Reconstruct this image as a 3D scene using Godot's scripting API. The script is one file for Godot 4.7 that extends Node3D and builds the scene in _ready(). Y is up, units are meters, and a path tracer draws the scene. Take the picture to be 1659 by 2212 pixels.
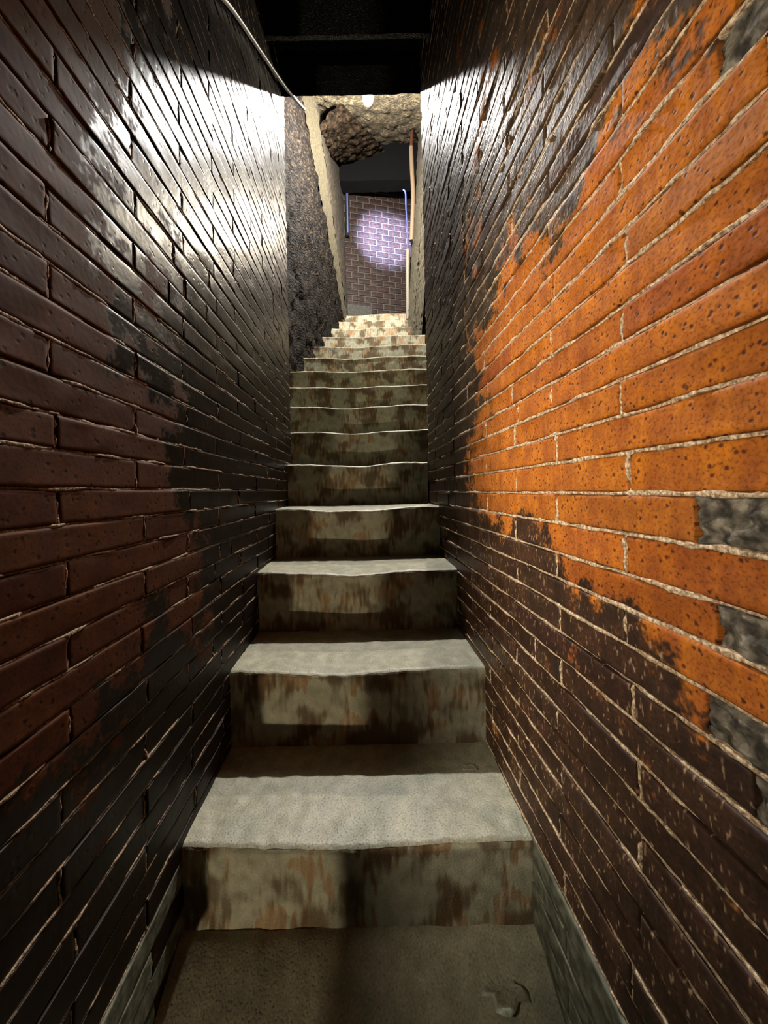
extends Node3D
# A narrow brick stair passage. Lengths in metres; "a" is the distance in front of the eye (Godot -z), the eye is at the origin.

const RISE := 0.24
const GOING := 0.3146
const FIRST := 0.819          # distance of the front of step 1
const EYE_H := 0.797          # eye above the tread of step 1
const XR := 0.374             # face of the right wall
const XL := -0.43             # face of the left wall
const COURSE := 0.0515
const BRICK_LEN := 0.376

var nz := FastNoiseLite.new()
var rng := RandomNumberGenerator.new()
var M := {}


class MeshData:
	var v := PackedVector3Array()
	var n := PackedVector3Array()
	var uv := PackedVector2Array()
	var uv2 := PackedVector2Array()
	var c := PackedColorArray()
	var idx := PackedInt32Array()

	func grid(nu: int, nv: int, p: PackedVector3Array, t: PackedVector2Array, col: Color, out: Vector3) -> void:
		# p[i * nv + j]; winding is chosen so that the middle faces «out»
		var base := v.size()
		var mi := nu / 2
		var mj := nv / 2
		var gu: Vector3 = p[mini(mi + 1, nu - 1) * nv + mj] - p[maxi(mi - 1, 0) * nv + mj]
		var gv: Vector3 = p[mi * nv + mini(mj + 1, nv - 1)] - p[mi * nv + maxi(mj - 1, 0)]
		var s := 1.0 if gu.cross(gv).dot(out) >= 0.0 else -1.0
		for i in nu:
			for j in nv:
				var du: Vector3 = p[mini(i + 1, nu - 1) * nv + j] - p[maxi(i - 1, 0) * nv + j]
				var dv: Vector3 = p[i * nv + mini(j + 1, nv - 1)] - p[i * nv + maxi(j - 1, 0)]
				var nn := du.cross(dv) * s
				if nn.length_squared() < 1e-18:
					nn = out
				v.append(p[i * nv + j])
				n.append(nn.normalized())
				uv.append(t[i * nv + j])
				uv2.append(t[i * nv + j])
				c.append(col)
		for i in nu - 1:
			for j in nv - 1:
				var q0 := base + i * nv + j
				var q1 := q0 + nv
				if s > 0.0:
					idx.append_array(PackedInt32Array([q0, q1 + 1, q1, q0, q0 + 1, q1 + 1]))
				else:
					idx.append_array(PackedInt32Array([q0, q1, q1 + 1, q0, q1 + 1, q0 + 1]))

	func quad(a: Vector3, b: Vector3, cc: Vector3, d: Vector3, col: Color, out: Vector3) -> void:
		var s := a.distance_to(b)
		var h := a.distance_to(d)
		grid(2, 2, PackedVector3Array([a, d, b, cc]), PackedVector2Array([Vector2(0, 0), Vector2(0, h), Vector2(s, 0), Vector2(s, h)]), col, out)

	func box(lo: Vector3, hi: Vector3, col := Color.WHITE) -> void:
		quad(Vector3(lo.x, lo.y, hi.z), Vector3(hi.x, lo.y, hi.z), Vector3(hi.x, hi.y, hi.z), Vector3(lo.x, hi.y, hi.z), col, Vector3(0, 0, 1))
		quad(Vector3(lo.x, lo.y, lo.z), Vector3(hi.x, lo.y, lo.z), Vector3(hi.x, hi.y, lo.z), Vector3(lo.x, hi.y, lo.z), col, Vector3(0, 0, -1))
		quad(Vector3(lo.x, lo.y, lo.z), Vector3(lo.x, lo.y, hi.z), Vector3(lo.x, hi.y, hi.z), Vector3(lo.x, hi.y, lo.z), col, Vector3(-1, 0, 0))
		quad(Vector3(hi.x, lo.y, lo.z), Vector3(hi.x, lo.y, hi.z), Vector3(hi.x, hi.y, hi.z), Vector3(hi.x, hi.y, lo.z), col, Vector3(1, 0, 0))
		quad(Vector3(lo.x, hi.y, lo.z), Vector3(hi.x, hi.y, lo.z), Vector3(hi.x, hi.y, hi.z), Vector3(lo.x, hi.y, hi.z), col, Vector3(0, 1, 0))
		quad(Vector3(lo.x, lo.y, lo.z), Vector3(hi.x, lo.y, lo.z), Vector3(hi.x, lo.y, hi.z), Vector3(lo.x, lo.y, hi.z), col, Vector3(0, -1, 0))

	func tube(path: PackedVector3Array, r: float, sides := 10) -> void:
		var p := PackedVector3Array()
		var t := PackedVector2Array()
		var along := 0.0
		for i in path.size():
			var d := (path[mini(i + 1, path.size() - 1)] - path[maxi(i - 1, 0)]).normalized()
			var e := d.cross(Vector3(0.31, 0.2, 0.93)).normalized()
			var f := d.cross(e)
			if i > 0:
				along += path[i].distance_to(path[i - 1])
			for k in sides + 1:
				var w := TAU * k / sides
				p.append(path[i] + (e * cos(w) + f * sin(w)) * r)
				t.append(Vector2(along, r * w))
		var m := path.size() / 2 * (sides + 1) + sides / 2
		grid(path.size(), sides + 1, p, t, Color.WHITE, p[m] - path[path.size() / 2])
		for end in [0, path.size() - 1]:
			var q := PackedVector3Array()
			var tq := PackedVector2Array()
			for k in sides + 1:
				q.append(p[end * (sides + 1) + k])
				q.append(path[end])
				tq.append(Vector2(0, 0))
				tq.append(Vector2(r, r))
			var o: Vector3 = path[0] - path[1] if end == 0 else path[end] - path[end - 1]
			grid(sides + 1, 2, q, tq, Color.WHITE, o)

	func lathe(profile: PackedVector2Array, at: Vector3, axis: Vector3, sides := 20) -> void:
		# profile: x = radius, y = height along the axis
		var e := axis.cross(Vector3(0.31, 0.2, 0.93)).normalized()
		var f := axis.cross(e)
		for i in profile.size() - 1:
			var p := PackedVector3Array()
			var t := PackedVector2Array()
			for k in sides + 1:
				var w := TAU * k / sides
				for j in 2:
					p.append(at + axis * profile[i + j].y + (e * cos(w) + f * sin(w)) * profile[i + j].x)
					t.append(Vector2(w * 0.02, profile[i + j].y))
			var slope := profile[i + 1] - profile[i]
			var k2 := sides / 2
			var rad := e * cos(TAU * k2 / sides) + f * sin(TAU * k2 / sides)
			grid(sides + 1, 2, p, t, Color.WHITE, rad * slope.y - axis * slope.x)

	func commit(mesh: ArrayMesh = null, mat: Material = null) -> ArrayMesh:
		var m := mesh if mesh else ArrayMesh.new()
		var a := []
		a.resize(Mesh.ARRAY_MAX)
		a[Mesh.ARRAY_VERTEX] = v
		a[Mesh.ARRAY_NORMAL] = n
		a[Mesh.ARRAY_TEX_UV] = uv
		a[Mesh.ARRAY_TEX_UV2] = uv2
		a[Mesh.ARRAY_COLOR] = c
		a[Mesh.ARRAY_INDEX] = idx
		m.add_surface_from_arrays(Mesh.PRIMITIVE_TRIANGLES, a)
		if mat:
			m.surface_set_material(m.get_surface_count() - 1, mat)
		return m


func put(called: String, mesh: Mesh, mat: Material, parent: Node) -> MeshInstance3D:
	var o := MeshInstance3D.new()
	o.name = called
	o.mesh = mesh
	if mat:
		o.material_override = mat
	parent.add_child(o, true)
	return o


func root(called: String, label: String, category: String, at := Vector3.ZERO) -> Node3D:
	var o := Node3D.new()
	o.name = called
	o.position = at
	add_child(o, true)
	o.set_meta("label", label)
	o.set_meta("category", category)
	return o


func structure(called: String, label: String, category: String) -> Node3D:
	var o := root(called, label, category)
	o.set_meta("kind", "structure")
	return o


func _ready() -> void:
	rng.seed = 7
	nz.seed = 3
	nz.noise_type = FastNoiseLite.TYPE_SIMPLEX
	nz.frequency = 1.0
	nz.fractal_type = FastNoiseLite.FRACTAL_NONE
	camera_and_air()
	lamps()
	materials()
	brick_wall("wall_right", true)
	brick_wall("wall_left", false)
	stairs()
	ceiling()
	chamber()
	behind()
	small_things()


# ---------------------------------------------------------------- camera, air, light

func camera_and_air() -> void:
	var cam := Camera3D.new()
	cam.name = "camera"
	cam.projection = Camera3D.PROJECTION_FRUSTUM
	cam.near = 0.05
	cam.far = 60.0
	var f := 780.0
	cam.size = 2212.0 / f * cam.near
	# the vanishing point of the passage lies at pixel (783, 1061) of 1659 x 2212; rolled by 1.2 degrees
	var roll := 0.021
	cam.frustum_offset = Vector2((829.5 - 783.0) / f, (1061.0 - 1106.0) / f) * cam.near
	cam.rotation.z = -roll
	add_child(cam)
	cam.current = true
	var we := WorldEnvironment.new()
	we.name = "air"
	var e := Environment.new()
	e.background_mode = Environment.BG_COLOR
	e.background_color = Color(0, 0, 0)
	e.tonemap_mode = Environment.TONE_MAPPER_LINEAR
	e.tonemap_exposure = 1.0
	e.sdfgi_enabled = true
	e.ssao_enabled = true
	e.ssil_enabled = true
	we.environment = e
	add_child(we)


const LAMP_AT := Vector3(0.13, 3.695, -3.4)      # bulb beyond the lintel
const SIDE_AT := Vector3(-1.25, 0.15, 0.37)       # panel in the opening at the left, behind the eye
const LOW_AT := Vector3(-0.865, -1.75, 3.0)       # lantern at the foot of the stairs
const NICHE_AT := Vector3(0.8, 2.9, -3.9)        # wall lamp round the corner of the right wall
const NICHE_AIM := Vector3(-0.43, 0.9, -1.24)
const COOL_AT := Vector3(-0.1, 3.98, -3.0)      # spotlight under the upper ceiling


func lamps() -> void:
	var l := OmniLight3D.new()
	l.name = "bulb_light"
	l.position = LAMP_AT
	l.light_color = Color(1.0, 0.985, 0.965)
	l.light_energy = 20.0
	l.light_size = 0.045
	l.omni_range = 20.0
	l.omni_attenuation = 2.0
	l.shadow_enabled = true
	add_child(l)
	var s := AreaLight3D.new()
	s.name = "side_panel_light"
	s.area_size = Vector2(0.4, 0.5)
	s.area_normalize_energy = true
	s.light_color = Color(1.0, 0.95, 0.86)
	s.light_energy = 10.5
	s.area_range = 12.0
	s.area_attenuation = 2.0
	s.shadow_enabled = true
	add_child(s)
	s.position = SIDE_AT
	s.look_at_from_position(SIDE_AT, Vector3(0.374, 0.1, -0.75), Vector3.UP)
	var b := OmniLight3D.new()
	b.name = "lantern_light"
	b.position = LOW_AT
	b.light_color = Color(1.0, 0.93, 0.8)
	b.light_energy = 6.3
	b.light_size = 0.05
	b.omni_range = 20.0
	b.omni_attenuation = 2.0
	b.shadow_enabled = true
	add_child(b)
	var w := SpotLight3D.new()
	w.name = "wall_lamp_light"
	w.light_color = Color(1.0, 0.94, 0.84)
	w.light_energy = 6.0
	w.light_size = 0.045
	w.spot_angle = 48.0
	w.spot_angle_attenuation = 0.8
	w.spot_range = 20.0
	w.spot_attenuation = 2.0
	w.shadow_enabled = true
	add_child(w)
	w.look_at_from_position(NICHE_AT, NICHE_AIM, Vector3.UP)
	var k := SpotLight3D.new()
	k.name = "spotlight_light"
	k.light_color = Color(0.72, 0.76, 1.0)
	k.light_energy = 340.0
	k.light_size = 0.02
	k.spot_angle = 11.0
	k.spot_angle_attenuation = 0.9
	k.spot_range = 10.0
	k.spot_attenuation = 2.0
	k.shadow_enabled = true
	add_child(k)
	k.look_at_from_position(COOL_AT, Vector3(0.47, 4.16, -5.9), Vector3.UP)


# ---------------------------------------------------------------- materials

func noise_bytes(w: int, h: int, freq: float, sd: int, octaves := 1, kind := FastNoiseLite.TYPE_SIMPLEX_SMOOTH, ret := FastNoiseLite.RETURN_DISTANCE) -> PackedByteArray:
	var f := FastNoiseLite.new()
	f.noise_type = kind
	f.seed = sd
	f.frequency = freq
	f.fractal_octaves = octaves
	f.fractal_type = FastNoiseLite.FRACTAL_FBM if octaves > 1 else FastNoiseLite.FRACTAL_NONE
	f.cellular_return_type = ret
	return f.get_image(w, h).get_data()


func tall_noise(w: int, h: int, freq: float, sd: int, stretch: int) -> PackedByteArray:
	# noise drawn out along the height
	var f := FastNoiseLite.new()
	f.seed = sd
	f.frequency = freq
	f.fractal_octaves = 2
	var im := f.get_image(w, maxi(h / stretch, 8))
	im.resize(w, h, Image.INTERPOLATE_CUBIC)
	return im.get_data()


func brick_maps(right: bool) -> Array:
	# colour, gloss and relief of one brick face: fired clay, soot, scuffs and lime flecks where the photograph shows them
	var w := 1380 if right else 1024
	var h := 2048
	var px := 0.00142 if right else 0.0018      # metres per pixel
	var a0 := 0.08 if right else 0.38
	var y0 := -1.05
	var big := noise_bytes(w, h, 0.0042, 11 if right else 21, 4)
	var mid := noise_bytes(w, h, 0.02, 12 if right else 22, 3)
	var fine := noise_bytes(w, h, 0.13, 13, 2)
	var streak := tall_noise(w, h, 0.05, 14, 5)
	var pits := noise_bytes(w, h, 0.085, 15, 1, FastNoiseLite.TYPE_CELLULAR)
	var fleck := tall_noise(w, h, 0.17, 16, 3)
	var col := PackedByteArray()
	var rough := PackedByteArray()
	var high := PackedByteArray()
	col.resize(w * h * 3)
	rough.resize(w * h)
	high.resize(w * h)
	for j in h:
		var y := y0 + (h - 1 - j) * px
		for i in w:
			var a := a0 + i * px
			var k := j * w + i
			var bg := big[k] / 255.0
			var md := mid[k] / 255.0
			var fn := fine[k] / 255.0
			var sk := streak[k] / 255.0
			var soot := 0.0
			if right:
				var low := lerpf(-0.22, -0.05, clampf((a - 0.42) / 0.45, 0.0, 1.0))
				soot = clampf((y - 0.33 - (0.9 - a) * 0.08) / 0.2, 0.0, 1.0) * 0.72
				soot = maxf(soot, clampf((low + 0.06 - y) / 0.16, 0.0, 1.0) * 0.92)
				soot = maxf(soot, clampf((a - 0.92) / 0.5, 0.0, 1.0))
			else:
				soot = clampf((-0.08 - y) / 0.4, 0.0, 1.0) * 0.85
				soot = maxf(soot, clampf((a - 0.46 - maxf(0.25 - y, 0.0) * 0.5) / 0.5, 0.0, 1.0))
			var s := clampf((soot * 1.3 - 0.15 - (0.5 + (bg - 0.5) * 0.95 + (md - 0.5) * 0.55 + (fn - 0.5) * 0.25)) * 6.0 + 0.5, 0.0, 1.0)
			if soot > 0.999:
				s = maxf(s, 0.86)
			var r := lerpf(138.0, 216.0, md * 0.6 + sk * 0.4)
			var g := lerpf(72.0, 132.0, md * 0.55 + sk * 0.45)
			var b := lerpf(24.0, 36.0, bg)
			var d := (fn - 0.5) * 26.0
			r += d
			g += d * 0.7
			b += d * 0.3
			var ht := 0.62 + (fn - 0.5) * 0.2 + (md - 0.5) * 0.2
			var pit := pits[k] / 255.0
			if pit < 0.04 + sk * 0.14 and md > 0.46:
				var q := 0.5 + pit * 2.6
				r *= q * 0.8
				g *= q * 0.7
				b *= q * 0.8
				ht -= 0.35
			var tone := 0.45 + 1.1 * (md * 0.45 + sk * 0.25 + fn * 0.3)
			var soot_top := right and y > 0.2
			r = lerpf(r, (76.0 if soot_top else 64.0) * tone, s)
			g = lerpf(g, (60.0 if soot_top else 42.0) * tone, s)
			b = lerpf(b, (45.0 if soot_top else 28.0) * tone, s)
			ht += s * (sk - 0.5) * 0.35
			var ro := lerpf(0.78, lerpf(0.66, 0.42, clampf((a - 0.8) / 0.2, 0.0, 1.0)), s)
			var fl := fleck[k] / 255.0
			if right and fl > 0.7 and s > 0.3 and md > 0.4 and a < 1.25:
				var q2 := clampf((fl - 0.7) * 9.0, 0.0, 0.85)
				var pale := Vector3(150, 122, 92) if y > -0.1 else Vector3(176, 150, 118)
				r = lerpf(r, pale.x, q2)
				g = lerpf(g, pale.y, q2)
				b = lerpf(b, pale.z, q2)
				ht += q2 * 0.3
				ro = lerpf(ro, 0.8, q2)
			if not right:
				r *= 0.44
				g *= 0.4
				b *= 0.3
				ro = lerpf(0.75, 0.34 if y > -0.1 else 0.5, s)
			col[k * 3] = clampi(int(r), 0, 255)
			col[k * 3 + 1] = clampi(int(g), 0, 255)
			col[k * 3 + 2] = clampi(int(b), 0, 255)
			rough[k] = clampi(int(ro * 255.0), 0, 255)
			high[k] = clampi(int(ht * 255.0), 0, 255)
	return [
		ImageTexture.create_from_image(Image.create_from_data(w, h, false, Image.FORMAT_RGB8, col)),
		ImageTexture.create_from_image(Image.create_from_data(w, h, false, Image.FORMAT_L8, rough)),
		ImageTexture.create_from_image(Image.create_from_data(w, h, false, Image.FORMAT_L8, high)),
		a0, y0, px * w, px * h]


func speckle() -> Texture2D:
	var f := FastNoiseLite.new()
	f.seed = 31
	f.frequency = 0.09
	f.fractal_octaves = 4
	var t := NoiseTexture2D.new()
	t.width = 512
	t.height = 512
	t.seamless = true
	t.noise = f
	var g := Gradient.new()
	g.offsets = PackedFloat32Array([0.0, 0.25, 0.45, 1.0])
	g.colors = PackedColorArray([Color(0.45, 0.4, 0.38), Color(0.8, 0.78, 0.76), Color(0.97, 0.96, 0.95), Color(1, 1, 1)])
	t.color_ramp = g
	return t


func ramp_tex(sd: int, freq: float, octaves: int, offs: Array, cols: Array, size := 512) -> NoiseTexture2D:
	var f := FastNoiseLite.new()
	f.seed = sd
	f.frequency = freq
	f.fractal_octaves = octaves
	var t := NoiseTexture2D.new()
	t.width = size
	t.height = size
	t.seamless = true
	t.noise = f
	if offs.size():
		var g := Gradient.new()
		g.offsets = PackedFloat32Array(offs)
		g.colors = PackedColorArray(cols)
		t.color_ramp = g
	return t


func stone(called: String, sd: int, offs: Array, cols: Array, scale: float, rough: float, relief: float, freq := 0.02, vertex := false) -> StandardMaterial3D:
	var m := StandardMaterial3D.new()
	m.resource_name = called
	m.albedo_texture = ramp_tex(sd, freq, 5, offs, cols)
	m.roughness = rough
	m.uv1_triplanar = true
	m.uv1_world_triplanar = true
	m.uv1_scale = Vector3.ONE * scale
	m.vertex_color_use_as_albedo = vertex
	if relief > 0.0:
		m.heightmap_enabled = true
		m.heightmap_texture = ramp_tex(sd + 1, freq * 1.7, 5, [], [])
		m.heightmap_scale = relief
	return m


func plain(called: String, col: Color, rough: float, metal := 0.0) -> StandardMaterial3D:
	var m := StandardMaterial3D.new()
	m.resource_name = called
	m.albedo_color = col
	m.roughness = rough
	m.metallic = metal
	return m


func glow(called: String, col: Color, energy: float) -> StandardMaterial3D:
	var m := plain(called, Color(0.9, 0.9, 0.88), 0.4)
	m.emission_enabled = true
	m.emission = col
	m.emission_energy_multiplier = energy
	return m


func cement(called: String, riser: bool) -> StandardMaterial3D:
	# troweled cement over stone; on the risers it has worn off in streaked buff patches and brown stains, spread wider to deepen the shade
	var w := 1024
	var h := 1024
	var big := noise_bytes(w, h, 0.006, 41 if riser else 51, 3)
	var mid := noise_bytes(w, h, 0.024, 42 if riser else 52, 4)
	var fine := noise_bytes(w, h, 0.2, 43, 2)
	var streak := tall_noise(w, h, 0.06, 44, 5)
	var patch := noise_bytes(w, h, 0.0075, 45, 3)
	var col := PackedByteArray()
	var high := PackedByteArray()
	col.resize(w * h * 3)
	high.resize(w * h)
	for k in w * h:
		var bg := big[k] / 255.0
		var md := mid[k] / 255.0
		var fn := fine[k] / 255.0
		var sk := streak[k] / 255.0
		var pt := patch[k] / 255.0
		var c := Vector3(130, 128, 110).lerp(Vector3(164, 160, 137), md)
		var ht := 0.5 + (fn - 0.5) * 0.25 + (md - 0.5) * 0.4
		if riser:
			var worn := clampf((pt + (sk - 0.5) * 0.5 - 0.6) * 9.0, 0.0, 1.0)
			c = c.lerp(Vector3(164, 134, 100).lerp(Vector3(122, 94, 66), sk), worn * 0.75)
			ht -= worn * 0.25
			var stain_shade := clampf((bg + (fn - 0.5) * 0.2 + (sk - 0.5) * 0.25 - 0.46) * 4.0, 0.0, 1.0)
			c = c.lerp(Vector3(70, 54, 36), stain_shade * 0.68)  # stain colour also carries the shade on the step fronts
		else:
			var green := clampf((bg - 0.6) * 5.0, 0.0, 1.0)
			c = c.lerp(Vector3(120, 124, 105), green * 0.7)
			if fn > 0.7:
				c += Vector3(10, 10, 8)
			if fn < 0.22:
				c -= Vector3(20, 20, 18)
				ht -= 0.2
		c += Vector3.ONE * (fn - 0.5) * 22.0
		col[k * 3] = clampi(int(c.x), 0, 255)
		col[k * 3 + 1] = clampi(int(c.y), 0, 255)
		col[k * 3 + 2] = clampi(int(c.z), 0, 255)
		high[k] = clampi(int(ht * 255.0), 0, 255)
	var m := StandardMaterial3D.new()
	m.resource_name = called
	m.albedo_texture = ImageTexture.create_from_image(Image.create_from_data(w, h, false, Image.FORMAT_RGB8, col))
	m.heightmap_enabled = true
	m.heightmap_texture = ImageTexture.create_from_image(Image.create_from_data(w, h, false, Image.FORMAT_L8, high))
	m.heightmap_scale = 0.3 if riser else 0.15
	m.roughness = 0.88 if riser else 0.5
	m.metallic_specular = 0.25 if riser else 0.5
	m.uv1_scale = Vector3(0.8, 0.8, 1.0)
	return m


func materials() -> void:
	var spk := speckle()
	for right in [true, false]:
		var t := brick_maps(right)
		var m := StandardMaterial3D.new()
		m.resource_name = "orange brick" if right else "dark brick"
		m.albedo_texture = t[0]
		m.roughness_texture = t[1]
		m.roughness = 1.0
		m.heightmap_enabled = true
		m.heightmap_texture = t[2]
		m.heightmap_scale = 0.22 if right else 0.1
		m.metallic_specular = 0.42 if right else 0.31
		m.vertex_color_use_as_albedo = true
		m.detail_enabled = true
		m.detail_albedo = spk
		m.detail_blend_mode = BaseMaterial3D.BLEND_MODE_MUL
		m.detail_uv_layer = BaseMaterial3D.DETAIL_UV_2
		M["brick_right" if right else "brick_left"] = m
		M["frame_right" if right else "frame_left"] = [t[3], t[4], t[5], t[6]]
	M.mortar_right = stone("pale lime mortar", 60, [0.2, 0.5, 0.8], [Color(0.42, 0.33, 0.24), Color(0.72, 0.61, 0.48), Color(0.93, 0.86, 0.75)], 9.0, 0.85, 0.15, 0.03)
	M.mortar_left = stone("grey brown mortar", 62, [0.2, 0.5, 0.8], [Color(0.3, 0.23, 0.17), Color(0.52, 0.43, 0.34), Color(0.68, 0.6, 0.5)], 9.0, 0.8, 0.15, 0.03)
	M.wash = stone("grey green cement wash", 64, [0.25, 0.5, 0.75], [Color(0.24, 0.24, 0.19), Color(0.33, 0.34, 0.28), Color(0.41, 0.41, 0.34)], 3.0, 0.7, 0.06, 0.02)
	M.core = plain("dark wall core", Color(0.1, 0.07, 0.05), 0.9)
	M.tread = cement("worn cement tread", false)
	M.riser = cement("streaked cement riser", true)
	M.black = stone("glossy black paint", 70, [0.3, 0.7], [Color(0.08, 0.08, 0.078), Color(0.16, 0.158, 0.154)], 3.0, 0.28, 0.8, 0.05)
	M.rock = stone("dark rough stone", 74, [0.25, 0.5, 0.62, 0.8], [Color(0.02, 0.017, 0.014), Color(0.06, 0.047, 0.036), Color(0.12, 0.092, 0.068), Color(0.24, 0.2, 0.15)], 2.2, 0.9, 2.5, 0.02)
	M.rock.metallic_specular = 0.25
	M.soffit = stone("pale rough plaster", 79, [0.3, 0.6, 0.85], [Color(0.24, 0.2, 0.13), Color(0.4, 0.35, 0.25), Color(0.56, 0.5, 0.37)], 1.6, 0.85, 1.0, 0.02)
	M.plaster = stone("yellowed plaster", 78, [0.3, 0.6, 0.85], [Color(0.16, 0.13, 0.085), Color(0.25, 0.21, 0.14), Color(0.34, 0.29, 0.2)], 1.6, 0.85, 1.0, 0.02)
	M.soot = plain("matt soot", Color(0.055, 0.052, 0.052), 0.9)
	M.soot.metallic_specular = 0.2
	M.shade_plaster = stone("brown shade plaster", 80, [0.3, 0.7], [Color(0.07, 0.052, 0.034), Color(0.24, 0.185, 0.125)], 1.6, 0.9, 0.8, 0.02)  # shade of the plaster, put into its colour
	M.shade_plaster.metallic_specular = 0.2
	M.pebble = stone("pebbly render", 82, [0.3, 0.5, 0.7], [Color(0.13, 0.11, 0.075), Color(0.33, 0.295, 0.2), Color(0.5, 0.45, 0.33)], 6.0, 0.8, 2.0, 0.05)
	M.rubble = stone("grey broken stone", 84, [0.25, 0.5, 0.75], [Color(0.13, 0.12, 0.1), Color(0.34, 0.31, 0.27), Color(0.56, 0.53, 0.47)], 4.0, 0.85, 0.4, 0.02)
	M.far_brick = stone("far red brick", 86, [0.3, 0.6, 0.8], [Color(0.07, 0.04, 0.025), Color(0.17, 0.09, 0.055), Color(0.26, 0.15, 0.09)], 2.0, 0.7, 0.2, 0.02, true)
	M.far_mortar = plain("far mortar", Color(0.25, 0.23, 0.2), 0.85)
	M.slab = stone("grey cement patch", 88, [0.3, 0.7], [Color(0.17, 0.165, 0.14), Color(0.25, 0.245, 0.21)], 2.0, 0.8, 0.3, 0.02)
	M.copper = plain("dull copper", Color(0.3, 0.17, 0.11), 0.5, 0.2)
	M.pale_pipe = plain("cream painted pipe", Color(0.4, 0.33, 0.25), 0.5)
	M.rail = stone("weathered pale post", 90, [0.3, 0.7], [Color(0.28, 0.26, 0.22), Color(0.46, 0.43, 0.37)], 5.0, 0.6, 0.2, 0.03)
	M.wire = plain("grey blue cable", Color(0.24, 0.27, 0.45), 0.5)
	M.cable = plain("black rubber cable", Color(0.07, 0.07, 0.07), 0.45)
	M.iron = plain("black iron", Color(0.07, 0.07, 0.07), 0.4, 0.6)
	M.outer = plain("dark plaster", Color(0.16, 0.13, 0.11), 0.9)
	M.niche = glow("glowing niche bulb", Color(1.0, 0.96, 0.9), 8.0)
	M.bulb = glow("glowing bulb", Color(1.0, 0.95, 0.85), 40.0)
	M.panel = glow("glowing panel", Color(1.0, 0.88, 0.7), 3.0)
	M.cool = glow("cool lens", Color(0.72, 0.76, 1.0), 6.0)
	M.day = glow("pale blue sliver glow", Color(0.55, 0.62, 1.0), 0.7)  # painted glow in place of an edge lit from beyond
	M.day.albedo_color = Color(0.16, 0.16, 0.24)


# ---------------------------------------------------------------- brick walls

func course_lines(right: bool) -> PackedFloat32Array:
	var y := PackedFloat32Array()
	if right:
		var mid := [-0.279, -0.2285, -0.1765, -0.127, -0.069, -0.0112, 0.0468, 0.101, 0.1526, 0.2045]
		var t := -0.279
		for k in 16:
			t -= COURSE
			y.insert(0, t)
		for k in mid:
			y.append(k)
		t = 0.2045
		while t < 2.62:
			t += COURSE
			y.append(t)
	else:
		var t := 0.0129 - 0.0525 * 21
		while t < 2.62:
			y.append(t + (0.003 if absf(t - 0.0654) < 0.01 else 0.0))
			t += 0.0525
	return y


func place(right: bool, a: float, y: float, h: float) -> Vector3:
	return Vector3(XR - h if right else XL + h, y, -a)


func wall_uv(right: bool, a: float, y: float) -> Vector2:
	var f: Array = M["frame_right" if right else "frame_left"]
	return Vector2((a - f[0]) / f[2], 1.0 - (y - f[1]) / f[3])


func brick_into(md: MeshData, right: bool, a0: float, a1: float, y0: float, y1: float, proud: float, col: Color, sd: float) -> void:
	var len := a1 - a0
	var na := clampi(int(ceil(len / 0.045)), 2, 8)
	var bev := 0.0035
	var sa := [0.0, 0.0, bev]
	sa.append(bev + 0.0035)
	for k in range(1, na):
		sa.append(bev + (len - 2.0 * bev) * k / na)
	sa.append_array([len - bev - 0.0035, len - bev, len, len])
	var hy := y1 - y0
	var sy := [0.0, 0.0, bev, bev + 0.0035, hy * 0.36, hy * 0.66, hy - bev - 0.0035, hy - bev, hy, hy]
	var p := PackedVector3Array()
	var t := PackedVector2Array()
	var tilt := (nz.get_noise_2d(sd, 0.5)) * 0.012
	var tip := (nz.get_noise_2d(sd, 7.5)) * 0.03
	for i in sa.size():
		for j in sy.size():
			var a: float = a0 + sa[i]
			var y: float = y0 + sy[j]
			var deep: bool = i == 0 or i == sa.size() - 1 or j == 0 or j == sy.size() - 1
			var rim: bool = i == 1 or i == sa.size() - 2 or j == 1 or j == sy.size() - 2
			var h := proud + (a - a0 - len * 0.5) * tilt + (y - y0 - hy * 0.5) * tip
			h += nz.get_noise_3d(a * 22.0, y * 22.0, sd) * 0.0011
			if deep:
				h = -0.03
			elif rim:
				h -= 0.0022 if right else 0.0011
			if deep or rim:
				var wob := nz.get_noise_3d(a * 60.0, y * 60.0, sd + 3.0) * 0.0014
				if j <= 1 or j >= sy.size() - 2:
					y += wob
				if i <= 1 or i >= sa.size() - 2:
					a += wob
			p.append(place(right, a, y, h))
			t.append(wall_uv(right, a, y))
	var base := md.uv2.size()
	md.grid(sa.size(), sy.size(), p, t, col, Vector3(-1 if right else 1, 0, 0))
	for q in range(base, md.uv2.size()):
		var at := md.v[q]
		md.uv2[q] = Vector2(-at.z * 3.7, at.y * 3.7)


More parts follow.
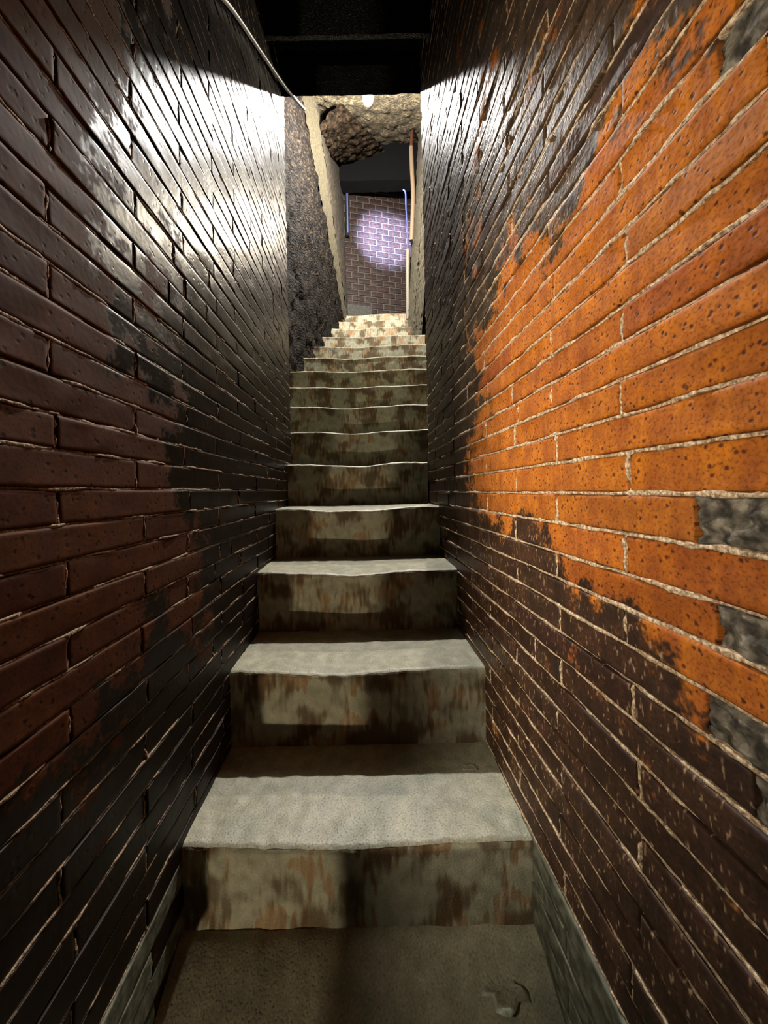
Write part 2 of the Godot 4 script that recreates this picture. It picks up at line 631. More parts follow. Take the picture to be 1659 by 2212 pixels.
func ribbon(md: MeshData, right: bool, a0: float, a1: float, y: float, width: float, along: bool, base_h: float) -> void:
	# a mortar joint: runs along the wall (along) or up it; lumpy, here sunk and there proud
	var step := 0.006
	var n := maxi(3, int((a1 - a0) / step))
	var prof := [-1.7, -1.25, -0.4, 0.4, 1.25, 1.7]
	var p := PackedVector3Array()
	var t := PackedVector2Array()
	for i in n + 1:
		var s := lerpf(a0, a1, float(i) / n)
		var q1 := s if along else y
		var q2 := y if along else s
		var lump := nz.get_noise_3d(q1 * 9.0, q2 * 31.0, 5.0) * 0.0022 + nz.get_noise_3d(q1 * 57.0, q2 * 70.0, 9.0) * 0.0008
		if nz.get_noise_3d(q1 * 14.0, q2 * 40.0, 15.0) > 0.74:
			lump += 0.002
		lump -= 0.004 * clampf((-0.25 - nz.get_noise_3d(q1 * 6.0, q2 * 31.0, 25.0)) * 4.0, 0.0, 1.0)
		var wide := width * (1.0 + 0.45 * nz.get_noise_3d(q1 * 25.0, q2 * 25.0, 21.0))
		for j in prof.size():
			var h: float = base_h + lump + nz.get_noise_3d(q1 * 160.0, q2 * 160.0 + j * 3.0, 2.0) * 0.0007
			if j == 0 or j == prof.size() - 1:
				h = -0.012
			elif j == 1 or j == prof.size() - 2:
				h -= 0.0006
			var off: float = prof[j] * wide + nz.get_noise_2d(s * 12.0, y * 40.0) * 0.0012
			var a := s if along else y + off
			var yy := y + off if along else s
			p.append(place(right, a, yy, h))
			t.append(wall_uv(right, a, yy))
	md.grid(n + 1, prof.size(), p, t, Color.WHITE, Vector3(-1 if right else 1, 0, 0))


# the broken places at the right edge of the wall: [a0, a1, y0, y1]
const BREAKS := [[0.20, 0.408, -0.069, -0.0112], [0.20, 0.386, -0.1765, -0.127], [0.20, 0.398, -0.279, -0.2285], [0.20, 0.372, 0.4105, 0.462], [0.20, 0.352, 0.462, 0.5135], [0.20, 0.352, -0.3305, -0.279]]


func brick_wall(called: String, right: bool) -> void:
	var o := structure(called, "orange brick wall on the right, sooty above and below, lit from the left" if right else "dark brick wall on the left with a glossy sooty upper part", "wall")
	var near := 0.08 if right else 0.4
	var far := 2.03 if right else 2.2
	var lines := course_lines(right)
	var mort := MeshData.new()
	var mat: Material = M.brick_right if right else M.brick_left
	var half := 0.0025 if right else 0.0018
	var rest := MeshData.new()
	var rest_washed := MeshData.new()
	var jobs := []
	for r in lines.size() - 1:
		var y0 := lines[r]
		var y1 := lines[r + 1]
		if y1 < -1.03:
			continue
		# even rows have an end joint near 0.51 m, odd ones near 0.70 m
		var mid := (y0 + y1) * 0.5
		var even: bool
		if right:
			even = posmod(r - 25, 2) == 0
		else:
			even = posmod(int(round((y0 - 0.0129) / 0.0525)), 2) == 1
		var first := (0.51 if even else 0.70) - 2.0 * BRICK_LEN
		var cuts := []
		var a := first
		while a < far + 0.2:
			cuts.append(a + nz.get_noise_2d(r * 5.3, a * 40.0) * 0.014)
			if rng.randf() < 0.13 and a > 0.6:
				cuts.append(a + 0.09 + rng.randf() * 0.1)
			a += BRICK_LEN
		ribbon(mort, right, near, far, y0, half, true, 0.0 if right else 0.0)
		for k in cuts.size() - 1:
			var c0: float = cuts[k]
			var c1: float = cuts[k + 1]
			if c1 < near + 0.01 or c0 > far - 0.01:
				continue
			if c0 > near:
				ribbon(mort, right, y0 + 0.002, y1 - 0.002, c0, half * 0.85, false, -0.0003 if right else 0.0005)
			jobs.append([maxf(c0 + half, near), minf(c1 - half, far), y0 + half, y1 - half, r])
	# the 300 bricks that show largest are parts of their own, the others one part
	for j in jobs:
		for b in BREAKS:
			if right and j[2] > b[2] - 0.01 and j[3] < b[3] + 0.01 and j[0] < b[1]:
				j[0] = minf(b[1], j[1])
		var seen := 0.0
		if j[1] > 0.35 and j[1] - j[0] > 0.015:
			var mid_a: float = (maxf(j[0], 0.33) + j[1]) * 0.5
			if j[3] / j[1] < 1.36 and j[2] / j[1] > -1.48 and absf(j[2]) / mid_a < 1.6:
				seen = (1.0 / maxf(j[0], 0.33) - 1.0 / j[1]) * (j[3] - j[2]) / mid_a
		j.append(seen)
	jobs.sort_custom(func(p, q): return p[5] > q[5])
	var count := 0
	for j in jobs:
		if j[1] - j[0] < 0.015:
			continue
		var tone := 0.86 + rng.randf() * 0.26
		var col := Color(tone, tone * (0.94 + rng.randf() * 0.1), tone * (0.9 + rng.randf() * 0.15))
		if rng.randf() < 0.2:
			col = Color(col.r * 0.78, col.g * 0.68, col.b * 0.7)
		# the part of the wall beside the lower steps is smeared with grey cement wash
		var washed: bool = j[3] < -0.79 and j[0] < 0.7
		var single: bool = count < 300
		var md := MeshData.new() if single else (rest_washed if washed else rest)
		brick_into(md, right, j[0], j[1], j[2], j[3], 0.0008 + rng.randf_range(-0.0012, 0.0014) + (0.004 if washed else 0.0), col, j[4] * 13.7 + j[0] * 90.0 + (900.0 if right else 0.0))
		count += 1
		if single:
			put("brick", md.commit(), M.wash if washed else mat, o)
	var heap := rest.commit(null, mat)
	if rest_washed.v.size():
		rest_washed.commit(heap, M.wash)
	put("bricks", heap, null, o).set_meta("kind", "stuff")
	var m := put("mortar", mort.commit(), M.mortar_right if right else M.mortar_left, o)
	m.set_meta("kind", "stuff")
	m.set_meta("label", "pale lime mortar joints between the orange bricks" if right else "thin grey brown mortar joints between dark bricks")
	var core := MeshData.new()
	var d := 0.4
	if right:
		core.box(Vector3(XR + 0.028, -1.6, -far + 0.002), Vector3(XR + d, 2.66, -near))
	else:
		core.box(Vector3(XL - d, -1.6, -far + 0.002), Vector3(XL - 0.028, 2.66, -near - 0.002))
	put("wall_core", core.commit(), M.core, o)
	if right:
		for b in BREAKS:
			rubble(o, b[0] - 0.12, b[1] + 0.006, b[2] - 0.001, b[3] + 0.001)


func rubble(parent: Node, a0: float, a1: float, y0: float, y1: float) -> void:
	var md := MeshData.new()
	var na := 64
	var ny := 18
	var p := PackedVector3Array()
	var t := PackedVector2Array()
	for i in na + 1:
		for j in ny + 1:
			var u := float(i) / na
			var w := float(j) / ny
			var a := lerpf(a0, a1, u)
			var y := lerpf(y0, y1, w)
			var edge := minf(minf(1.0 - u, 1.0) * 6.0, minf(w, 1.0 - w) * 4.0)
			var h := -0.001 - 0.005 * (1.0 - clampf(edge, 0.0, 1.0)) - 0.012 * clampf((w - 0.6) * 2.5, 0.0, 1.0) * (1.0 - u)
			h += nz.get_noise_3d(a * 28.0, y * 45.0, 40.0) * 0.005 + nz.get_noise_3d(a * 110.0, y * 90.0, 44.0) * 0.0012
			if i == 0 or j == 0 or i == na or j == ny:
				h = -0.05
			a += nz.get_noise_2d(y * 80.0, a * 10.0) * 0.003 * u
			p.append(place(true, a, y, h))
			t.append(Vector2(a, y))
	md.grid(na + 1, ny + 1, p, t, Color.WHITE, Vector3(-1, 0, 0))
	var o := put("broken_stone", md.commit(), M.rubble, parent)
	o.set_meta("label", "rough grey broken stone where brick is lost")


# ---------------------------------------------------------------- stairs

func step_front(k: int) -> float:
	return FIRST + (k - 1) * GOING


func step_top(k: int) -> float:
	return -EYE_H + (k - 1) * RISE if k != 0 else -EYE_H - 0.194


func stairs() -> void:
	var o := root("staircase", "worn grey cement staircase climbing between the two brick walls", "staircase")
	for k in range(-3, 16):
		var z := step_front(k)
		var top := step_top(k) if k >= 0 else -EYE_H - 0.194 + k * RISE
		var below := (step_top(k - 1) if k >= 1 else -EYE_H - 0.194 + (k - 1) * RISE) - 0.03
		var back := z + GOING + 0.03
		var x0 := XL - 0.004
		var x1 := XR + 0.004
		if k <= 0:
			x0 = XL - (0.2 if k < 0 else 0.004)
		if k >= 6:
			x0 = lerpf(-0.98, -0.25, clampf((z - 2.2) / 3.0, 0.0, 1.0)) - 0.08
			x1 = lerpf(0.86, 0.66, clampf((z - 2.2) / 3.0, 0.0, 1.0)) + 0.06
		if k >= 6 and k <= 11:
			x1 = 1.16
		if k == 15:
			back = 6.6
			x1 = 1.1
			x0 = -0.5
		put("step", step_mesh(k, x0, x1, z, back, below, top), null, o)
	lump(o, "cement_lump", Vector3(0.265, -1.018, -0.735), Vector2(0.042, 0.03), 0.007, "crusty cement lump at the right of the lowest tread")
	lump(o, "cement_crust", Vector3(0.292, -0.7985, -1.035), Vector2(0.02, 0.012), 0.005, "small crust of cement on the second tread")


func lump(parent: Node, called: String, at: Vector3, size: Vector2, high: float, label: String) -> void:
	# a low crust with a raised uneven rim, spread on a tread
	var md := MeshData.new()
	var p := PackedVector3Array()
	var t := PackedVector2Array()
	for i in 25:
		var w := TAU * i / 24.0
		for j in 9:
			var r := j / 8.0
			var edge := 1.0 + 0.35 * nz.get_noise_2d(cos(w) * 1.3 + at.x * 40.0, sin(w) * 1.3)
			var x := cos(w) * r * size.x * edge
			var z := sin(w) * r * size.y * edge
			var h := high * (0.35 + 0.9 * r * r) * (1.0 if r < 0.85 else (1.0 - r) / 0.15) + nz.get_noise_3d(x * 160.0, z * 160.0, at.x) * high * 0.25
			p.append(at + Vector3(x, h - 0.002, z))
			t.append(Vector2(x + at.x, z))
	md.grid(25, 9, p, t, Color.WHITE, Vector3.UP)
	put(called, md.commit(), M.tread, parent).set_meta("label", label)


func step_mesh(k: int, x0: float, x1: float, z: float, back: float, below: float, top: float) -> ArrayMesh:
	var nx := 64
	var rise := top - below
	var r := 0.018
	var riser := [[0.0, 0.0], [0.0, 0.02], [0.002, 0.035], [0.006, 0.06], [0.006, 0.09], [0.006, 0.12], [0.005, 0.15]]
	var prof_r := []
	for q in riser:
		prof_r.append(Vector2(q[0], q[1] / 0.27 * rise))
	for s in [0.68, 0.76, 0.84]:
		prof_r.append(Vector2(0.004, s * rise))
	for s in 4:
		var w := PI * 0.5 * s / 6.0
		prof_r.append(Vector2(r - r * cos(w), rise - r + r * sin(w)))
	var prof_t := [prof_r[prof_r.size() - 1]]
	for s in range(4, 7):
		var w := PI * 0.5 * s / 6.0
		prof_t.append(Vector2(r - r * cos(w), rise - r + r * sin(w)))
	var dep := back - z
	for s in [0.12, 0.18, 0.26, 0.36, 0.48, 0.6, 0.72, 0.84, 0.93, 1.0]:
		prof_t.append(Vector2(maxf(r * 1.2, s * dep), rise))
	var mesh := ArrayMesh.new()
	for part in 2:
		var prof: Array = prof_r if part == 0 else prof_t
		var md := MeshData.new()
		var p := PackedVector3Array()
		var t := PackedVector2Array()
		for i in nx + 1:
			var x := lerpf(x0, x1, float(i) / nx)
			var run := 0.0
			for j in prof.size():
				var q: Vector2 = prof[j]
				if j > 0:
					run += (prof[j] - prof[j - 1]).length()
				var wear := clampf((q.y / rise - 0.72) / 0.28, 0.0, 1.0) * clampf(1.0 - q.x / 0.3, 0.0, 1.0)
				var sag := 0.019 * exp(-pow((x + 0.06) / 0.2, 2.0)) * wear
				sag += wear * 0.004 * nz.get_noise_2d(x * 3.0 + k * 9.1, k * 3.3)
				var chip := wear * (nz.get_noise_3d(x * 20.0, k * 7.0, 1.0) * 0.0012 + nz.get_noise_3d(x * 60.0, k * 7.0, 4.0) * 0.0006)
				var rough := nz.get_noise_3d(x * 18.0, q.y * 18.0 + q.x * 18.0, k * 11.0) * 0.0022
				var zz := z + q.x + (rough if part == 0 else 0.0) + chip * 0.8
				if j == 0 and part == 0:
					zz = z
				var yy := below + q.y - (0.12 if k == 0 else 0.0) * clampf(1.0 - q.x / 0.3, 0.0, 1.0) - sag + (rough * 0.8 if part == 1 and j > 2 else 0.0) + chip
				p.append(Vector3(x, yy, -zz))
				t.append(Vector2(x + k * 0.37, (-yy if part == 0 else zz * 1.0) + k * 0.21))
		md.grid(nx + 1, prof.size(), p, t, Color.WHITE, Vector3(0, 0.3, 1) if part == 0 else Vector3(0, 1, 0))
		if part == 0:
			# the ends, the back and the underside, all inside the masonry
			md.quad(Vector3(x0, below, -z - 0.02), Vector3(x0, below, -back), Vector3(x0, top - 0.03, -back), Vector3(x0, top - 0.03, -z - 0.02), Color.WHITE, Vector3(-1, 0, 0))
			md.quad(Vector3(x1, below, -z - 0.02), Vector3(x1, below, -back), Vector3(x1, top - 0.03, -back), Vector3(x1, top - 0.03, -z - 0.02), Color.WHITE, Vector3(1, 0, 0))
			md.quad(Vector3(x0, below, -back), Vector3(x1, below, -back), Vector3(x1, top, -back), Vector3(x0, top, -back), Color.WHITE, Vector3(0, 0, -1))
			md.quad(Vector3(x0, below, -z), Vector3(x1, below, -z), Vector3(x1, below, -back), Vector3(x0, below, -back), Color.WHITE, Vector3(0, -1, 0))
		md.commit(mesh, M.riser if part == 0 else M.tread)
	return mesh


# ---------------------------------------------------------------- ceiling over the lower flight

func bumpy_box(lo: Vector3, hi: Vector3, amp: float, cell: float, sd: float) -> MeshData:
	# a box whose faces are uneven; y of the lower face may be tilted by the caller
	var md := MeshData.new()
	var dims := hi - lo
	for axis in 3:
		var u := (axis + 1) % 3
		var w := (axis + 2) % 3
		var nu := clampi(int(dims[u] / cell), 1, 90)
		var nw := clampi(int(dims[w] / cell), 1, 90)
		for side in 2:
			var p := PackedVector3Array()
			var t := PackedVector2Array()
			for i in nu + 1:
				for j in nw + 1:
					var q := Vector3.ZERO
					q[axis] = hi[axis] if side else lo[axis]
					q[u] = lo[u] + dims[u] * i / nu
					q[w] = lo[w] + dims[w] * j / nw
					var f := Vector3(nz.get_noise_3d(q.x * 7.0 + sd, q.y * 7.0, q.z * 7.0), nz.get_noise_3d(q.y * 7.0, q.z * 7.0 + sd, q.x * 7.0), nz.get_noise_3d(q.z * 7.0, q.x * 7.0, q.y * 7.0 + sd))
					p.append(q + f * amp)
					t.append(Vector2(q[u], q[w]))
			var out := Vector3.ZERO
			out[axis] = 1.0 if side else -1.0
			md.grid(nu + 1, nw + 1, p, t, Color.WHITE, out)
	return md


func ceiling() -> void:
	var o := structure("ceiling", "black painted ceiling with a lintel over the stairs", "ceiling")
	var lin := bumpy_box(Vector3(-0.43, 2.403, -2.19), Vector3(0.62, 2.62, -2.135), 0.005, 0.018, 3.0)
	for k in lin.v.size():
		if lin.v[k].y < 2.42:
			lin.v[k].y += (-lin.v[k].z - 2.19) * 1.1      # its underside slopes up with the stairs
	put("lintel", lin.commit(), M.black, o)
	put("beam", bumpy_box(Vector3(-0.44, 2.22, -1.775), Vector3(0.385, 2.62, -1.755), 0.002, 0.03, 8.0).commit(), M.black, o)
	put("slab", bumpy_box(Vector3(-0.9, 2.6, -2.2), Vector3(0.8, 2.75, 0.9), 0.004, 0.06, 5.0).commit(), M.black, o)


# ---------------------------------------------------------------- the upper chamber

func rough_sheet(nu: int, nv: int, f: Callable, amp: float, freq: float, out: Vector3, sd := 0.0) -> MeshData:
	var md := MeshData.new()
	var p := PackedVector3Array()
	var t := PackedVector2Array()
	var dir := out.normalized()
	for i in nu + 1:
		for j in nv + 1:
			var q: Vector3 = f.call(float(i) / nu, float(j) / nv)
			var e := nz.get_noise_3d(q.x * freq + sd, q.y * freq * 0.6, q.z * freq) + 0.5 * nz.get_noise_3d(q.x * freq * 2.3, q.y * freq * 1.7, q.z * freq * 2.3 + sd) + 0.3 * nz.get_noise_3d(q.x * freq * 5.0, q.y * freq * 5.0, q.z * freq * 5.0)
			p.append(q + dir * e * amp)
			t.append(Vector2(i * 0.02, j * 0.02))
	md.grid(nu + 1, nv + 1, p, t, Color.WHITE, out)
	return md


func left_edge(y: float) -> Vector2:
	# (x, a) of the far edge of the rough left wall at height y
	var k := (y - 2.5) / 1.7
	return Vector2(lerpf(-0.22, -0.55, k), lerpf(5.2, 4.0, k))


func chamber() -> void:
	# rough wall on the left of the upper stairs: dark broken face, a pale rendered edge, then plaster
	var left := structure("wall_upper_left", "rough dark stone wall left of the upper steps with pale edge", "wall")
	var face := rough_sheet(70, 110, func(u, w):
		var y: float = lerpf(0.4, 5.4, w)
		var e := left_edge(y)
		return Vector3(lerpf(-0.93, e.x, u), y, -lerpf(2.25, e.y, u)), 0.03, 8.0, Vector3(1, 0, 0.25), 2.0)
	put("stone_face", face.commit(), M.rock, left).set_meta("label", "dark flaking stone face")
	var strip := rough_sheet(14, 160, func(u, w):
		var y: float = lerpf(1.6, 5.4, w)
		var e := left_edge(y)
		var wide: float = lerpf(0.05, 0.15, clampf((y - 2.5) / 1.7, 0.0, 1.0))
		return Vector3(e.x + wide * u, y, -(e.y + wide * 1.3 * u)), 0.012, 26.0, Vector3(0.8, 0, 0.6), 5.0)
	put("rendered_edge", strip.commit(), M.pebble, left).set_meta("label", "pale pebbly rendered edge")
	var pl := rough_sheet(40, 60, func(u, w):
		var y: float = lerpf(1.6, 5.4, w)
		var e := left_edge(y)
		var wide: float = lerpf(0.05, 0.15, clampf((y - 2.5) / 1.7, 0.0, 1.0))
		return Vector3(lerpf(e.x + wide, -0.14, u), y, -lerpf(e.y + wide * 1.3, 6.3, u)), 0.012, 5.0, Vector3(1, 0, 0.2), 9.0)
	put("plaster_face", pl.commit(), M.plaster, left).set_meta("label", "yellowed plaster face")
	var back := MeshData.new()
	back.box(Vector3(-1.5, 0.0, -6.6), Vector3(-1.25, 5.6, -2.2))
	put("wall_core", back.commit(), M.outer, left)

	# right side: leaning rough wall, its far end rendered pale
	var right := structure("wall_upper_right", "leaning rough wall right of the upper steps, pale at its end", "wall")
	var rx := func(y: float, a: float) -> float:
		return lerpf(0.725, 0.64, clampf((a - 3.9) / 1.2, -2.0, 1.0)) + (y - 2.1) * 0.09
	var rf := rough_sheet(50, 100, func(u, w):
		var y: float = lerpf(0.8, 5.4, w)
		var a: float = lerpf(2.05, 4.85, u)
		return Vector3(rx.call(y, a) + 0.28, y, -a), 0.015, 7.0, Vector3(-1, 0, 0), 12.0)
	var rn := rough_sheet(24, 160, func(u, w):
		var y: float = lerpf(1.4, 5.4, w)
		return Vector3(rx.call(y, 4.45) + u * lerpf(0.1, 0.32, clampf((y - 2.7) / 0.8, 0.0, 1.0)), y, -4.45), 0.012, 24.0, Vector3(0, 0, 1), 21.0)
	put("rendered_front", rn.commit(), M.pebble, right)
	put("stone_face", rf.commit(), M.rock, right)
	var rs := rough_sheet(34, 160, func(u, w):
		var y: float = lerpf(1.4, 5.4, w)
		var a: float = lerpf(4.45, 5.1, u)
		return Vector3(rx.call(y, a), y, -a), 0.012, 24.0, Vector3(-1, 0, 0), 15.0)
	put("rendered_edge", rs.commit(), M.pebble, right)
	var re := rough_sheet(6, 60, func(u, w):
		var y: float = lerpf(1.4, 5.4, w)
		return Vector3(rx.call(y, 5.1) + u * 0.6, y, -5.1), 0.005, 20.0, Vector3(0, 0, -1), 18.0)
	put("wall_end", re.commit(), M.plaster, right)
	var rb := MeshData.new()
	rb.box(Vector3(1.25, 0.0, -6.6), Vector3(1.45, 5.6, -2.05))
	put("wall_core", rb.commit(), M.outer, right)

	# far wall of small bricks, turned a little
	var far := structure("wall_far", "far red brick wall with a cool round light on it", "wall")
	var o := Vector3(-0.3, 2.5, -5.78)
	var dir := Vector3(cos(0.23), 0, -sin(0.23))
	var nrm := Vector3(-sin(0.23), 0, -cos(0.23)) * -1.0
	nrm = Vector3(-dir.z, 0, dir.x) if Vector3(-dir.z, 0, dir.x).z > 0 else Vector3(dir.z, 0, -dir.x)
	var pitch := 0.0953
	var bl := 0.21
	var md0 := MeshData.new()
	for r in 30:
		var n := 0
		var s := -bl * (0.5 if r % 2 else 0.0)
		while s < 1.35:
			var s0 := s + 0.006
			var s1 := s + bl - 0.006
			var y0 := r * pitch + 0.006
			var y1 := (r + 1) * pitch - 0.006
			var md := MeshData.new()
			var tone := 0.7 + rng.randf() * 0.5
			var p := PackedVector3Array()
			var t := PackedVector2Array()
			for i in 5:
				for j in 5:
					var sx: float = [s0, s0, s0 + 0.006, s1 - 0.006, s1][i] if i < 4 else s1
					if i == 3:
						sx = s1 - 0.006
					var yy: float = [y0, y0, y0 + 0.006, y1 - 0.006, y1][j]
					var h := 0.008 + rng.randf() * 0.003
					if i == 0 or j == 0 or i == 4 or j == 4:
						h = -0.03
					elif i == 1 or j == 1:
						h -= 0.003
					p.append(o + dir * sx + Vector3(0, yy, 0) + nrm * h)
					t.append(Vector2(sx, yy))
			md.grid(5, 5, p, t, Color(tone, tone, tone), nrm)
			put("brick", md.commit(), M.far_brick, far)
			s += bl
	md0.quad(o + dir * -0.3, o + dir * 1.6, o + dir * 1.6 + Vector3(0, 3.0, 0), o + dir * -0.3 + Vector3(0, 3.0, 0), Color.WHITE, nrm)
	md0.quad(o + dir * -0.3 - nrm * 0.2, o + dir * 1.6 - nrm * 0.2, o + dir * 1.6 + Vector3(0, 3.0, 0) - nrm * 0.2, o + dir * -0.3 + Vector3(0, 3.0, 0) - nrm * 0.2, Color.WHITE, -nrm)
	put("mortar", md0.commit(), M.far_mortar, far)
	var patch := MeshData.new()
	var c := o + dir * 0.12 + Vector3(0, 0.0, 0)
	patch.quad(c + nrm * 0.03, c + dir * 0.42 + nrm * 0.03, c + dir * 0.40 + Vector3(0, 0.5, 0) + nrm * 0.03, c + Vector3(0, 0.5, 0) + nrm * 0.03, Color.WHITE, nrm)
	patch.quad(c + dir * 0.42 + nrm * 0.03, c + dir * 0.42 - nrm * 0.01, c + dir * 0.40 + Vector3(0, 0.5, 0) - nrm * 0.01, c + dir * 0.40 + Vector3(0, 0.5, 0) + nrm * 0.03, Color.WHITE, dir)
	patch.quad(c + Vector3(0, 0.5, 0) + nrm * 0.03, c + dir * 0.40 + Vector3(0, 0.5, 0) + nrm * 0.03, c + dir * 0.40 + Vector3(0, 0.5, 0) - nrm * 0.01, c + Vector3(0, 0.5, 0) - nrm * 0.01, Color.WHITE, Vector3.UP)
	put("cement_patch", patch.commit(), M.slab, far).set_meta("label", "grey cement patch at the foot of the wall")

	# ceiling of the chamber: sloping plaster soffit, shade-coloured haunch, black beam
	var up := structure("ceiling_upper", "sloping rough plaster soffit lit by the bulb beyond the lintel", "ceiling")
	var so := rough_sheet(60, 60, func(u, w):
		var a: float = lerpf(2.25, 5.55, w)
		return Vector3(lerpf(-1.3, 1.3, u), 4.08 + maxf(a - 3.5, 0.0) * 0.6, -a), 0.03, 5.0, Vector3(0, -1, 0.2), 22.0)
	put("soffit", so.commit(), M.soffit, up)
	var ha := rough_sheet(50, 50, func(u, w):
		var p1 := Vector3(-0.16, 4.33, -4.0).lerp(Vector3(0.47, 5.17, -5.5), u)
		var p2 := Vector3(-0.6, 4.1, -4.3).lerp(Vector3(-0.14, 5.0, -5.5), u)
		return p1.lerp(p2, w), 0.04, 5.0, Vector3(0.3, -1, 0.3), 25.0)
	put("haunch_shade", ha.commit(), M.shade_plaster, up)  # dark sheet added where the plaster only lies in shade
	put("beam", bumpy_box(Vector3(-0.5, 4.73, -5.72), Vector3(1.3, 5.4, -5.5), 0.006, 0.05, 31.0).commit(), M.soot, up)
	var lid := MeshData.new()
	lid.box(Vector3(-1.5, 5.5, -6.7), Vector3(1.45, 5.7, -2.1))
	lid.box(Vector3(-1.5, 2.3, -2.5), Vector3(1.45, 5.6, -2.26))
	put("wall_core", lid.commit(), M.outer, up)
	# the masonry over the lintel leaves the opening free
	up.get_node("wall_core").mesh = lid_mesh()

	var win := structure("lit_sliver_1", "added sliver glowing pale blue for a lit edge beyond the plaster wall", "lit_sliver")  # glowing strip added for a lit edge behind the plaster
	var wm := MeshData.new()
	wm.box(Vector3(-0.155, 4.1, -5.745), Vector3(-0.135, 5.0, -5.725))
	put("glow_strip", wm.commit(), M.day, win)
	var wf := MeshData.new()
	wf.box(Vector3(-0.175, 4.06, -5.76), Vector3(-0.155, 5.04, -5.72))
	wf.box(Vector3(-0.135, 4.06, -5.76), Vector3(-0.12, 5.04, -5.72))
	wf.box(Vector3(-0.155, 5.0, -5.76), Vector3(-0.135, 5.04, -5.72))
	wf.box(Vector3(-0.155, 4.06, -5.76), Vector3(-0.135, 4.1, -5.72))
	put("frame", wf.commit(), M.black, win)


func lid_mesh() -> ArrayMesh:
	var lid := MeshData.new()
	lid.box(Vector3(-1.5, 5.5, -6.7), Vector3(1.45, 5.7, -2.1))
	lid.box(Vector3(-1.5, 2.62, -2.34), Vector3(1.45, 5.6, -2.2))
	return lid.commit()


# ---------------------------------------------------------------- the place behind the eye

func behind() -> void:
	var o := structure("wall_behind", "plain dark masonry around the lower landing behind the viewer with added light blockers", "wall")
	var beam_blocker := MeshData.new()  # unseen block added to cut the right side of the lantern beam
	beam_blocker.box(Vector3(-0.35, -3.3, 0.5), Vector3(0.8, 2.62, 0.7))
	put("beam_blocker", beam_blocker.commit(), M.outer, o)
	var low := MeshData.new()  # unseen blocks added to shape the panel light on the right wall
	low.box(Vector3(-0.78, -3.3, -0.4), Vector3(-0.66, -0.31, -0.03))
	low.box(Vector3(-0.78, -3.3, -0.03), Vector3(-0.66, -0.07, 0.8))
	low.box(Vector3(-0.78, -0.07, 0.1), Vector3(-0.66, 2.6, 0.8))
	low.box(Vector3(-0.78, 0.46, -0.4), Vector3(-0.66, 2.6, 0.1))
	put("panel_blocker", low.commit(), M.outer, o)
	var ring := MeshData.new()
	ring.box(Vector3(-1.9, -3.3, -0.5), Vector3(-0.834, 2.62, -0.404))
	ring.box(Vector3(-1.9, -3.3, -0.4), Vector3(-1.75, 2.62, 3.9))
	ring.box(Vector3(-1.9, -3.3, 3.75), Vector3(0.9, 2.62, 3.9))
	ring.box(Vector3(0.78, -3.3, -0.25), Vector3(0.95, 2.62, 3.9))
	ring.box(Vector3(-1.9, 2.62, 0.9), Vector3(0.95, 2.75, 3.9))
	ring.box(Vector3(-1.9, 2.62, -0.5), Vector3(-0.9, 2.75, 0.9))
	put("wall_core", ring.commit(), M.outer, o)
	var fl := structure("floor", "dark floor at the foot of the stairs behind the viewer", "floor")
	var f := MeshData.new()
	f.box(Vector3(-1.9, -3.4, -0.5), Vector3(0.95, -3.3, 3.9))
	put("slab", f.commit(), M.outer, fl)


# ---------------------------------------------------------------- lamps, pipes, cables

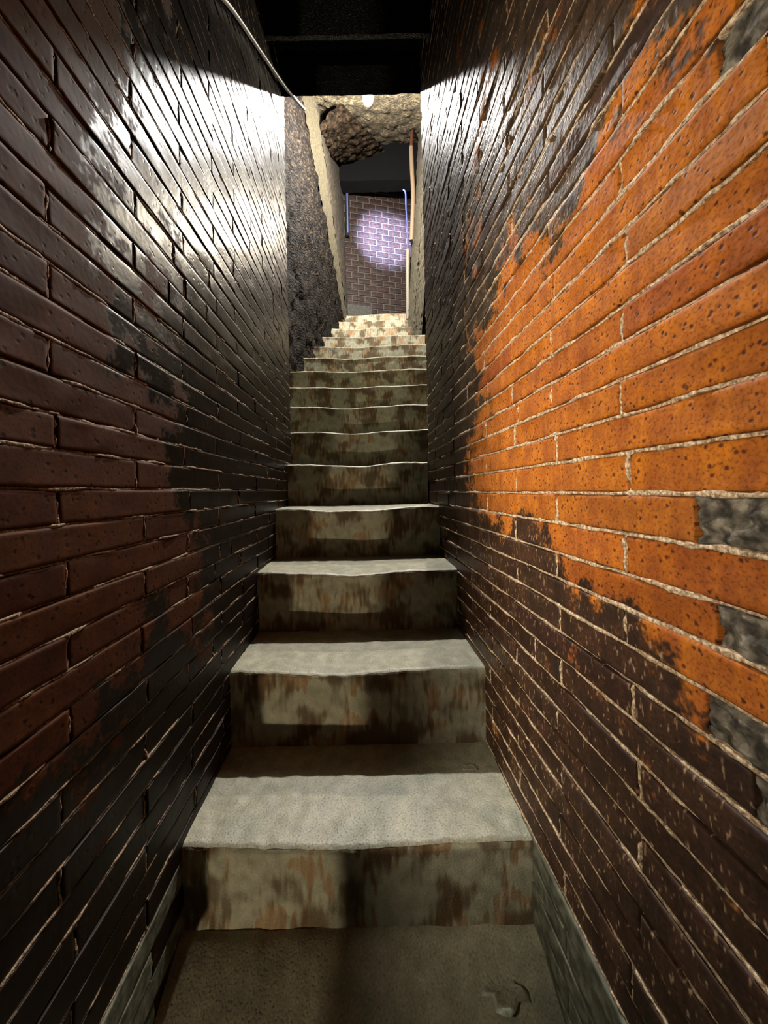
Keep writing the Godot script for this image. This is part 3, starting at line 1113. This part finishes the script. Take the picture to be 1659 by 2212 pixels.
func small_things() -> void:
	var lamp := root("ceiling_lamp", "small bright bulb under the plaster soffit beyond the black lintel", "lamp", LAMP_AT)
	var b := MeshData.new()
	var pr := PackedVector2Array()
	for k in 13:
		var w := PI * k / 12.0
		pr.append(Vector2(0.05 * sin(w) + 0.0001, 0.055 * cos(w)))
	b.lathe(pr, Vector3.ZERO, Vector3.UP)
	put("bulb", b.commit(), M.bulb, lamp)
	var h := MeshData.new()
	h.lathe(PackedVector2Array([Vector2(0.025, 0.045), Vector2(0.04, 0.07), Vector2(0.04, 0.12), Vector2(0.012, 0.13), Vector2(0.012, 0.37)]), Vector3.ZERO, Vector3.UP)
	put("lamp_holder", h.commit(), M.iron, lamp)

	var cool := root("spotlight", "small cool spotlight under the upper soffit aimed at far brick wall", "spotlight", COOL_AT)
	var dirv := (Vector3(0.47, 4.16, -5.9) - COOL_AT).normalized()
	var cm := MeshData.new()
	cm.lathe(PackedVector2Array([Vector2(0.045, -0.01), Vector2(0.04, -0.12), Vector2(0.001, -0.13)]), Vector3.ZERO, dirv)
	put("housing", cm.commit(), M.iron, cool)
	var lens := MeshData.new()
	lens.lathe(PackedVector2Array([Vector2(0.04, -0.035), Vector2(0.001, -0.03)]), Vector3.ZERO, dirv)
	put("lens", lens.commit(), M.cool, cool)

	var ni := root("wall_lamp", "small round wall lamp hidden round the corner of the right brick wall", "lamp", NICHE_AT)
	var nd := (NICHE_AIM - NICHE_AT).normalized()
	var nb := MeshData.new()
	nb.lathe(PackedVector2Array([Vector2(0.045, -0.03), Vector2(0.03, -0.012), Vector2(0.001, -0.01)]), Vector3.ZERO, nd)
	put("lens", nb.commit(), M.niche, ni)
	var nh := MeshData.new()
	nh.lathe(PackedVector2Array([Vector2(0.052, -0.012), Vector2(0.052, -0.1), Vector2(0.02, -0.14), Vector2(0.001, -0.14)]), Vector3.ZERO, nd)
	nh.tube(PackedVector3Array([nd * -0.13, Vector3(0.15, 0.08, 0.0), Vector3(0.33, 0.08, 0.0)]), 0.012, 8)
	put("housing", nh.commit(), M.iron, ni)

	var side := root("panel_lamp", "rectangular lamp panel on the wall left of the viewer", "lamp", SIDE_AT)
	side.look_at_from_position(SIDE_AT, Vector3(0.374, 0.1, -0.75), Vector3.UP)
	var pm := MeshData.new()
	pm.box(Vector3(-0.2, -0.25, 0.01), Vector3(0.2, 0.25, 0.02))
	put("diffuser", pm.commit(), M.panel, side)
	var fm := MeshData.new()
	fm.box(Vector3(-0.23, -0.28, 0.021), Vector3(0.23, 0.28, 0.06))
	put("housing", fm.commit(), M.iron, side)

	var lan := root("lantern", "lantern hanging at the foot of the stairs behind the viewer", "lantern", LOW_AT)
	var lm := MeshData.new()
	var p2 := PackedVector2Array()
	for k in 13:
		var w := PI * k / 12.0
		p2.append(Vector2(0.06 * sin(w) + 0.0001, 0.06 * cos(w)))
	lm.lathe(p2, Vector3.ZERO, Vector3.UP)
	put("bulb", lm.commit(), M.bulb, lan)
	var lh := MeshData.new()
	lh.lathe(PackedVector2Array([Vector2(0.03, 0.055), Vector2(0.04, 0.09), Vector2(0.01, 0.1), Vector2(0.01, 4.3)]), Vector3.ZERO, Vector3.UP)
	put("lamp_holder", lh.commit(), M.iron, lan)

	var cab := root("cable", "black cable running along the ceiling edge above left wall", "cable", Vector3.ZERO)
	var pts := curve([Vector3(-0.412, 1.35, -0.93), Vector3(-0.41, 1.61, -1.18), Vector3(-0.405, 1.92, -1.56), Vector3(-0.375, 2.19, -1.94), Vector3(-0.345, 2.30, -2.11), Vector3(-0.318, 2.42, -2.28)], 6)
	var ct := MeshData.new()
	ct.tube(pts, 0.009, 12)
	put("sheath", ct.commit(), M.cable, cab)

	var z := 5.0
	var pipe := root("copper_pipe", "thin copper pipe running down beside the leaning right wall", "pipe")
	var c1 := MeshData.new()
	c1.tube(curve([px(898, 180, z), px(897, 205, z), px(892, 262, z), px(888, 318, z)], 5), 0.022, 10)
	put("upper_pipe", c1.commit(), M.copper, pipe)
	var c2 := MeshData.new()
	c2.tube(curve([px(888, 318, z - 0.03), px(890, 370, z - 0.03), px(892.5, 425, z - 0.03), px(889, 520, z - 0.03)], 5), 0.03, 10)
	put("lower_pipe", c2.commit(), M.pale_pipe, pipe).set_meta("label", "cream painted lower length")

	var wire := root("wire", "pale blue wire hanging left of the copper pipe", "wire")
	var w1 := MeshData.new()
	w1.tube(curve([px(871, 410, z + 0.1), px(876, 418, z + 0.1), px(877, 450, z + 0.1), px(880, 500, z + 0.1), px(881, 560, z + 0.1)], 5), 0.011, 8)
	put("sheath", w1.commit(), M.wire, wire)

	var post := root("railing_post", "pale weathered railing post standing on the upper steps", "post")
	var q := MeshData.new()
	q.tube(curve([px(881, 540, 4.95), px(880.5, 600, 4.95), px(881, 650, 4.95), px(881.5, 690, 4.95)], 3), 0.03, 10)
	put("shaft", q.commit(), M.rail, post)


func px(x: float, y: float, a: float) -> Vector3:
	# a spot measured on a plan of the view, at distance a
	var u := x - 783.0
	var v := y - 1061.0
	return Vector3((u - v * 0.021) * a / 780.0, -(v + u * 0.021) * a / 780.0, -a)


func curve(pts: Array, per: int) -> PackedVector3Array:
	var out := PackedVector3Array()
	for i in pts.size() - 1:
		var p0: Vector3 = pts[maxi(i - 1, 0)]
		var p1: Vector3 = pts[i]
		var p2: Vector3 = pts[i + 1]
		var p3: Vector3 = pts[mini(i + 2, pts.size() - 1)]
		for k in per:
			out.append(p1.cubic_interpolate(p2, p0, p3, float(k) / per))
	out.append(pts[pts.size() - 1])
	return out
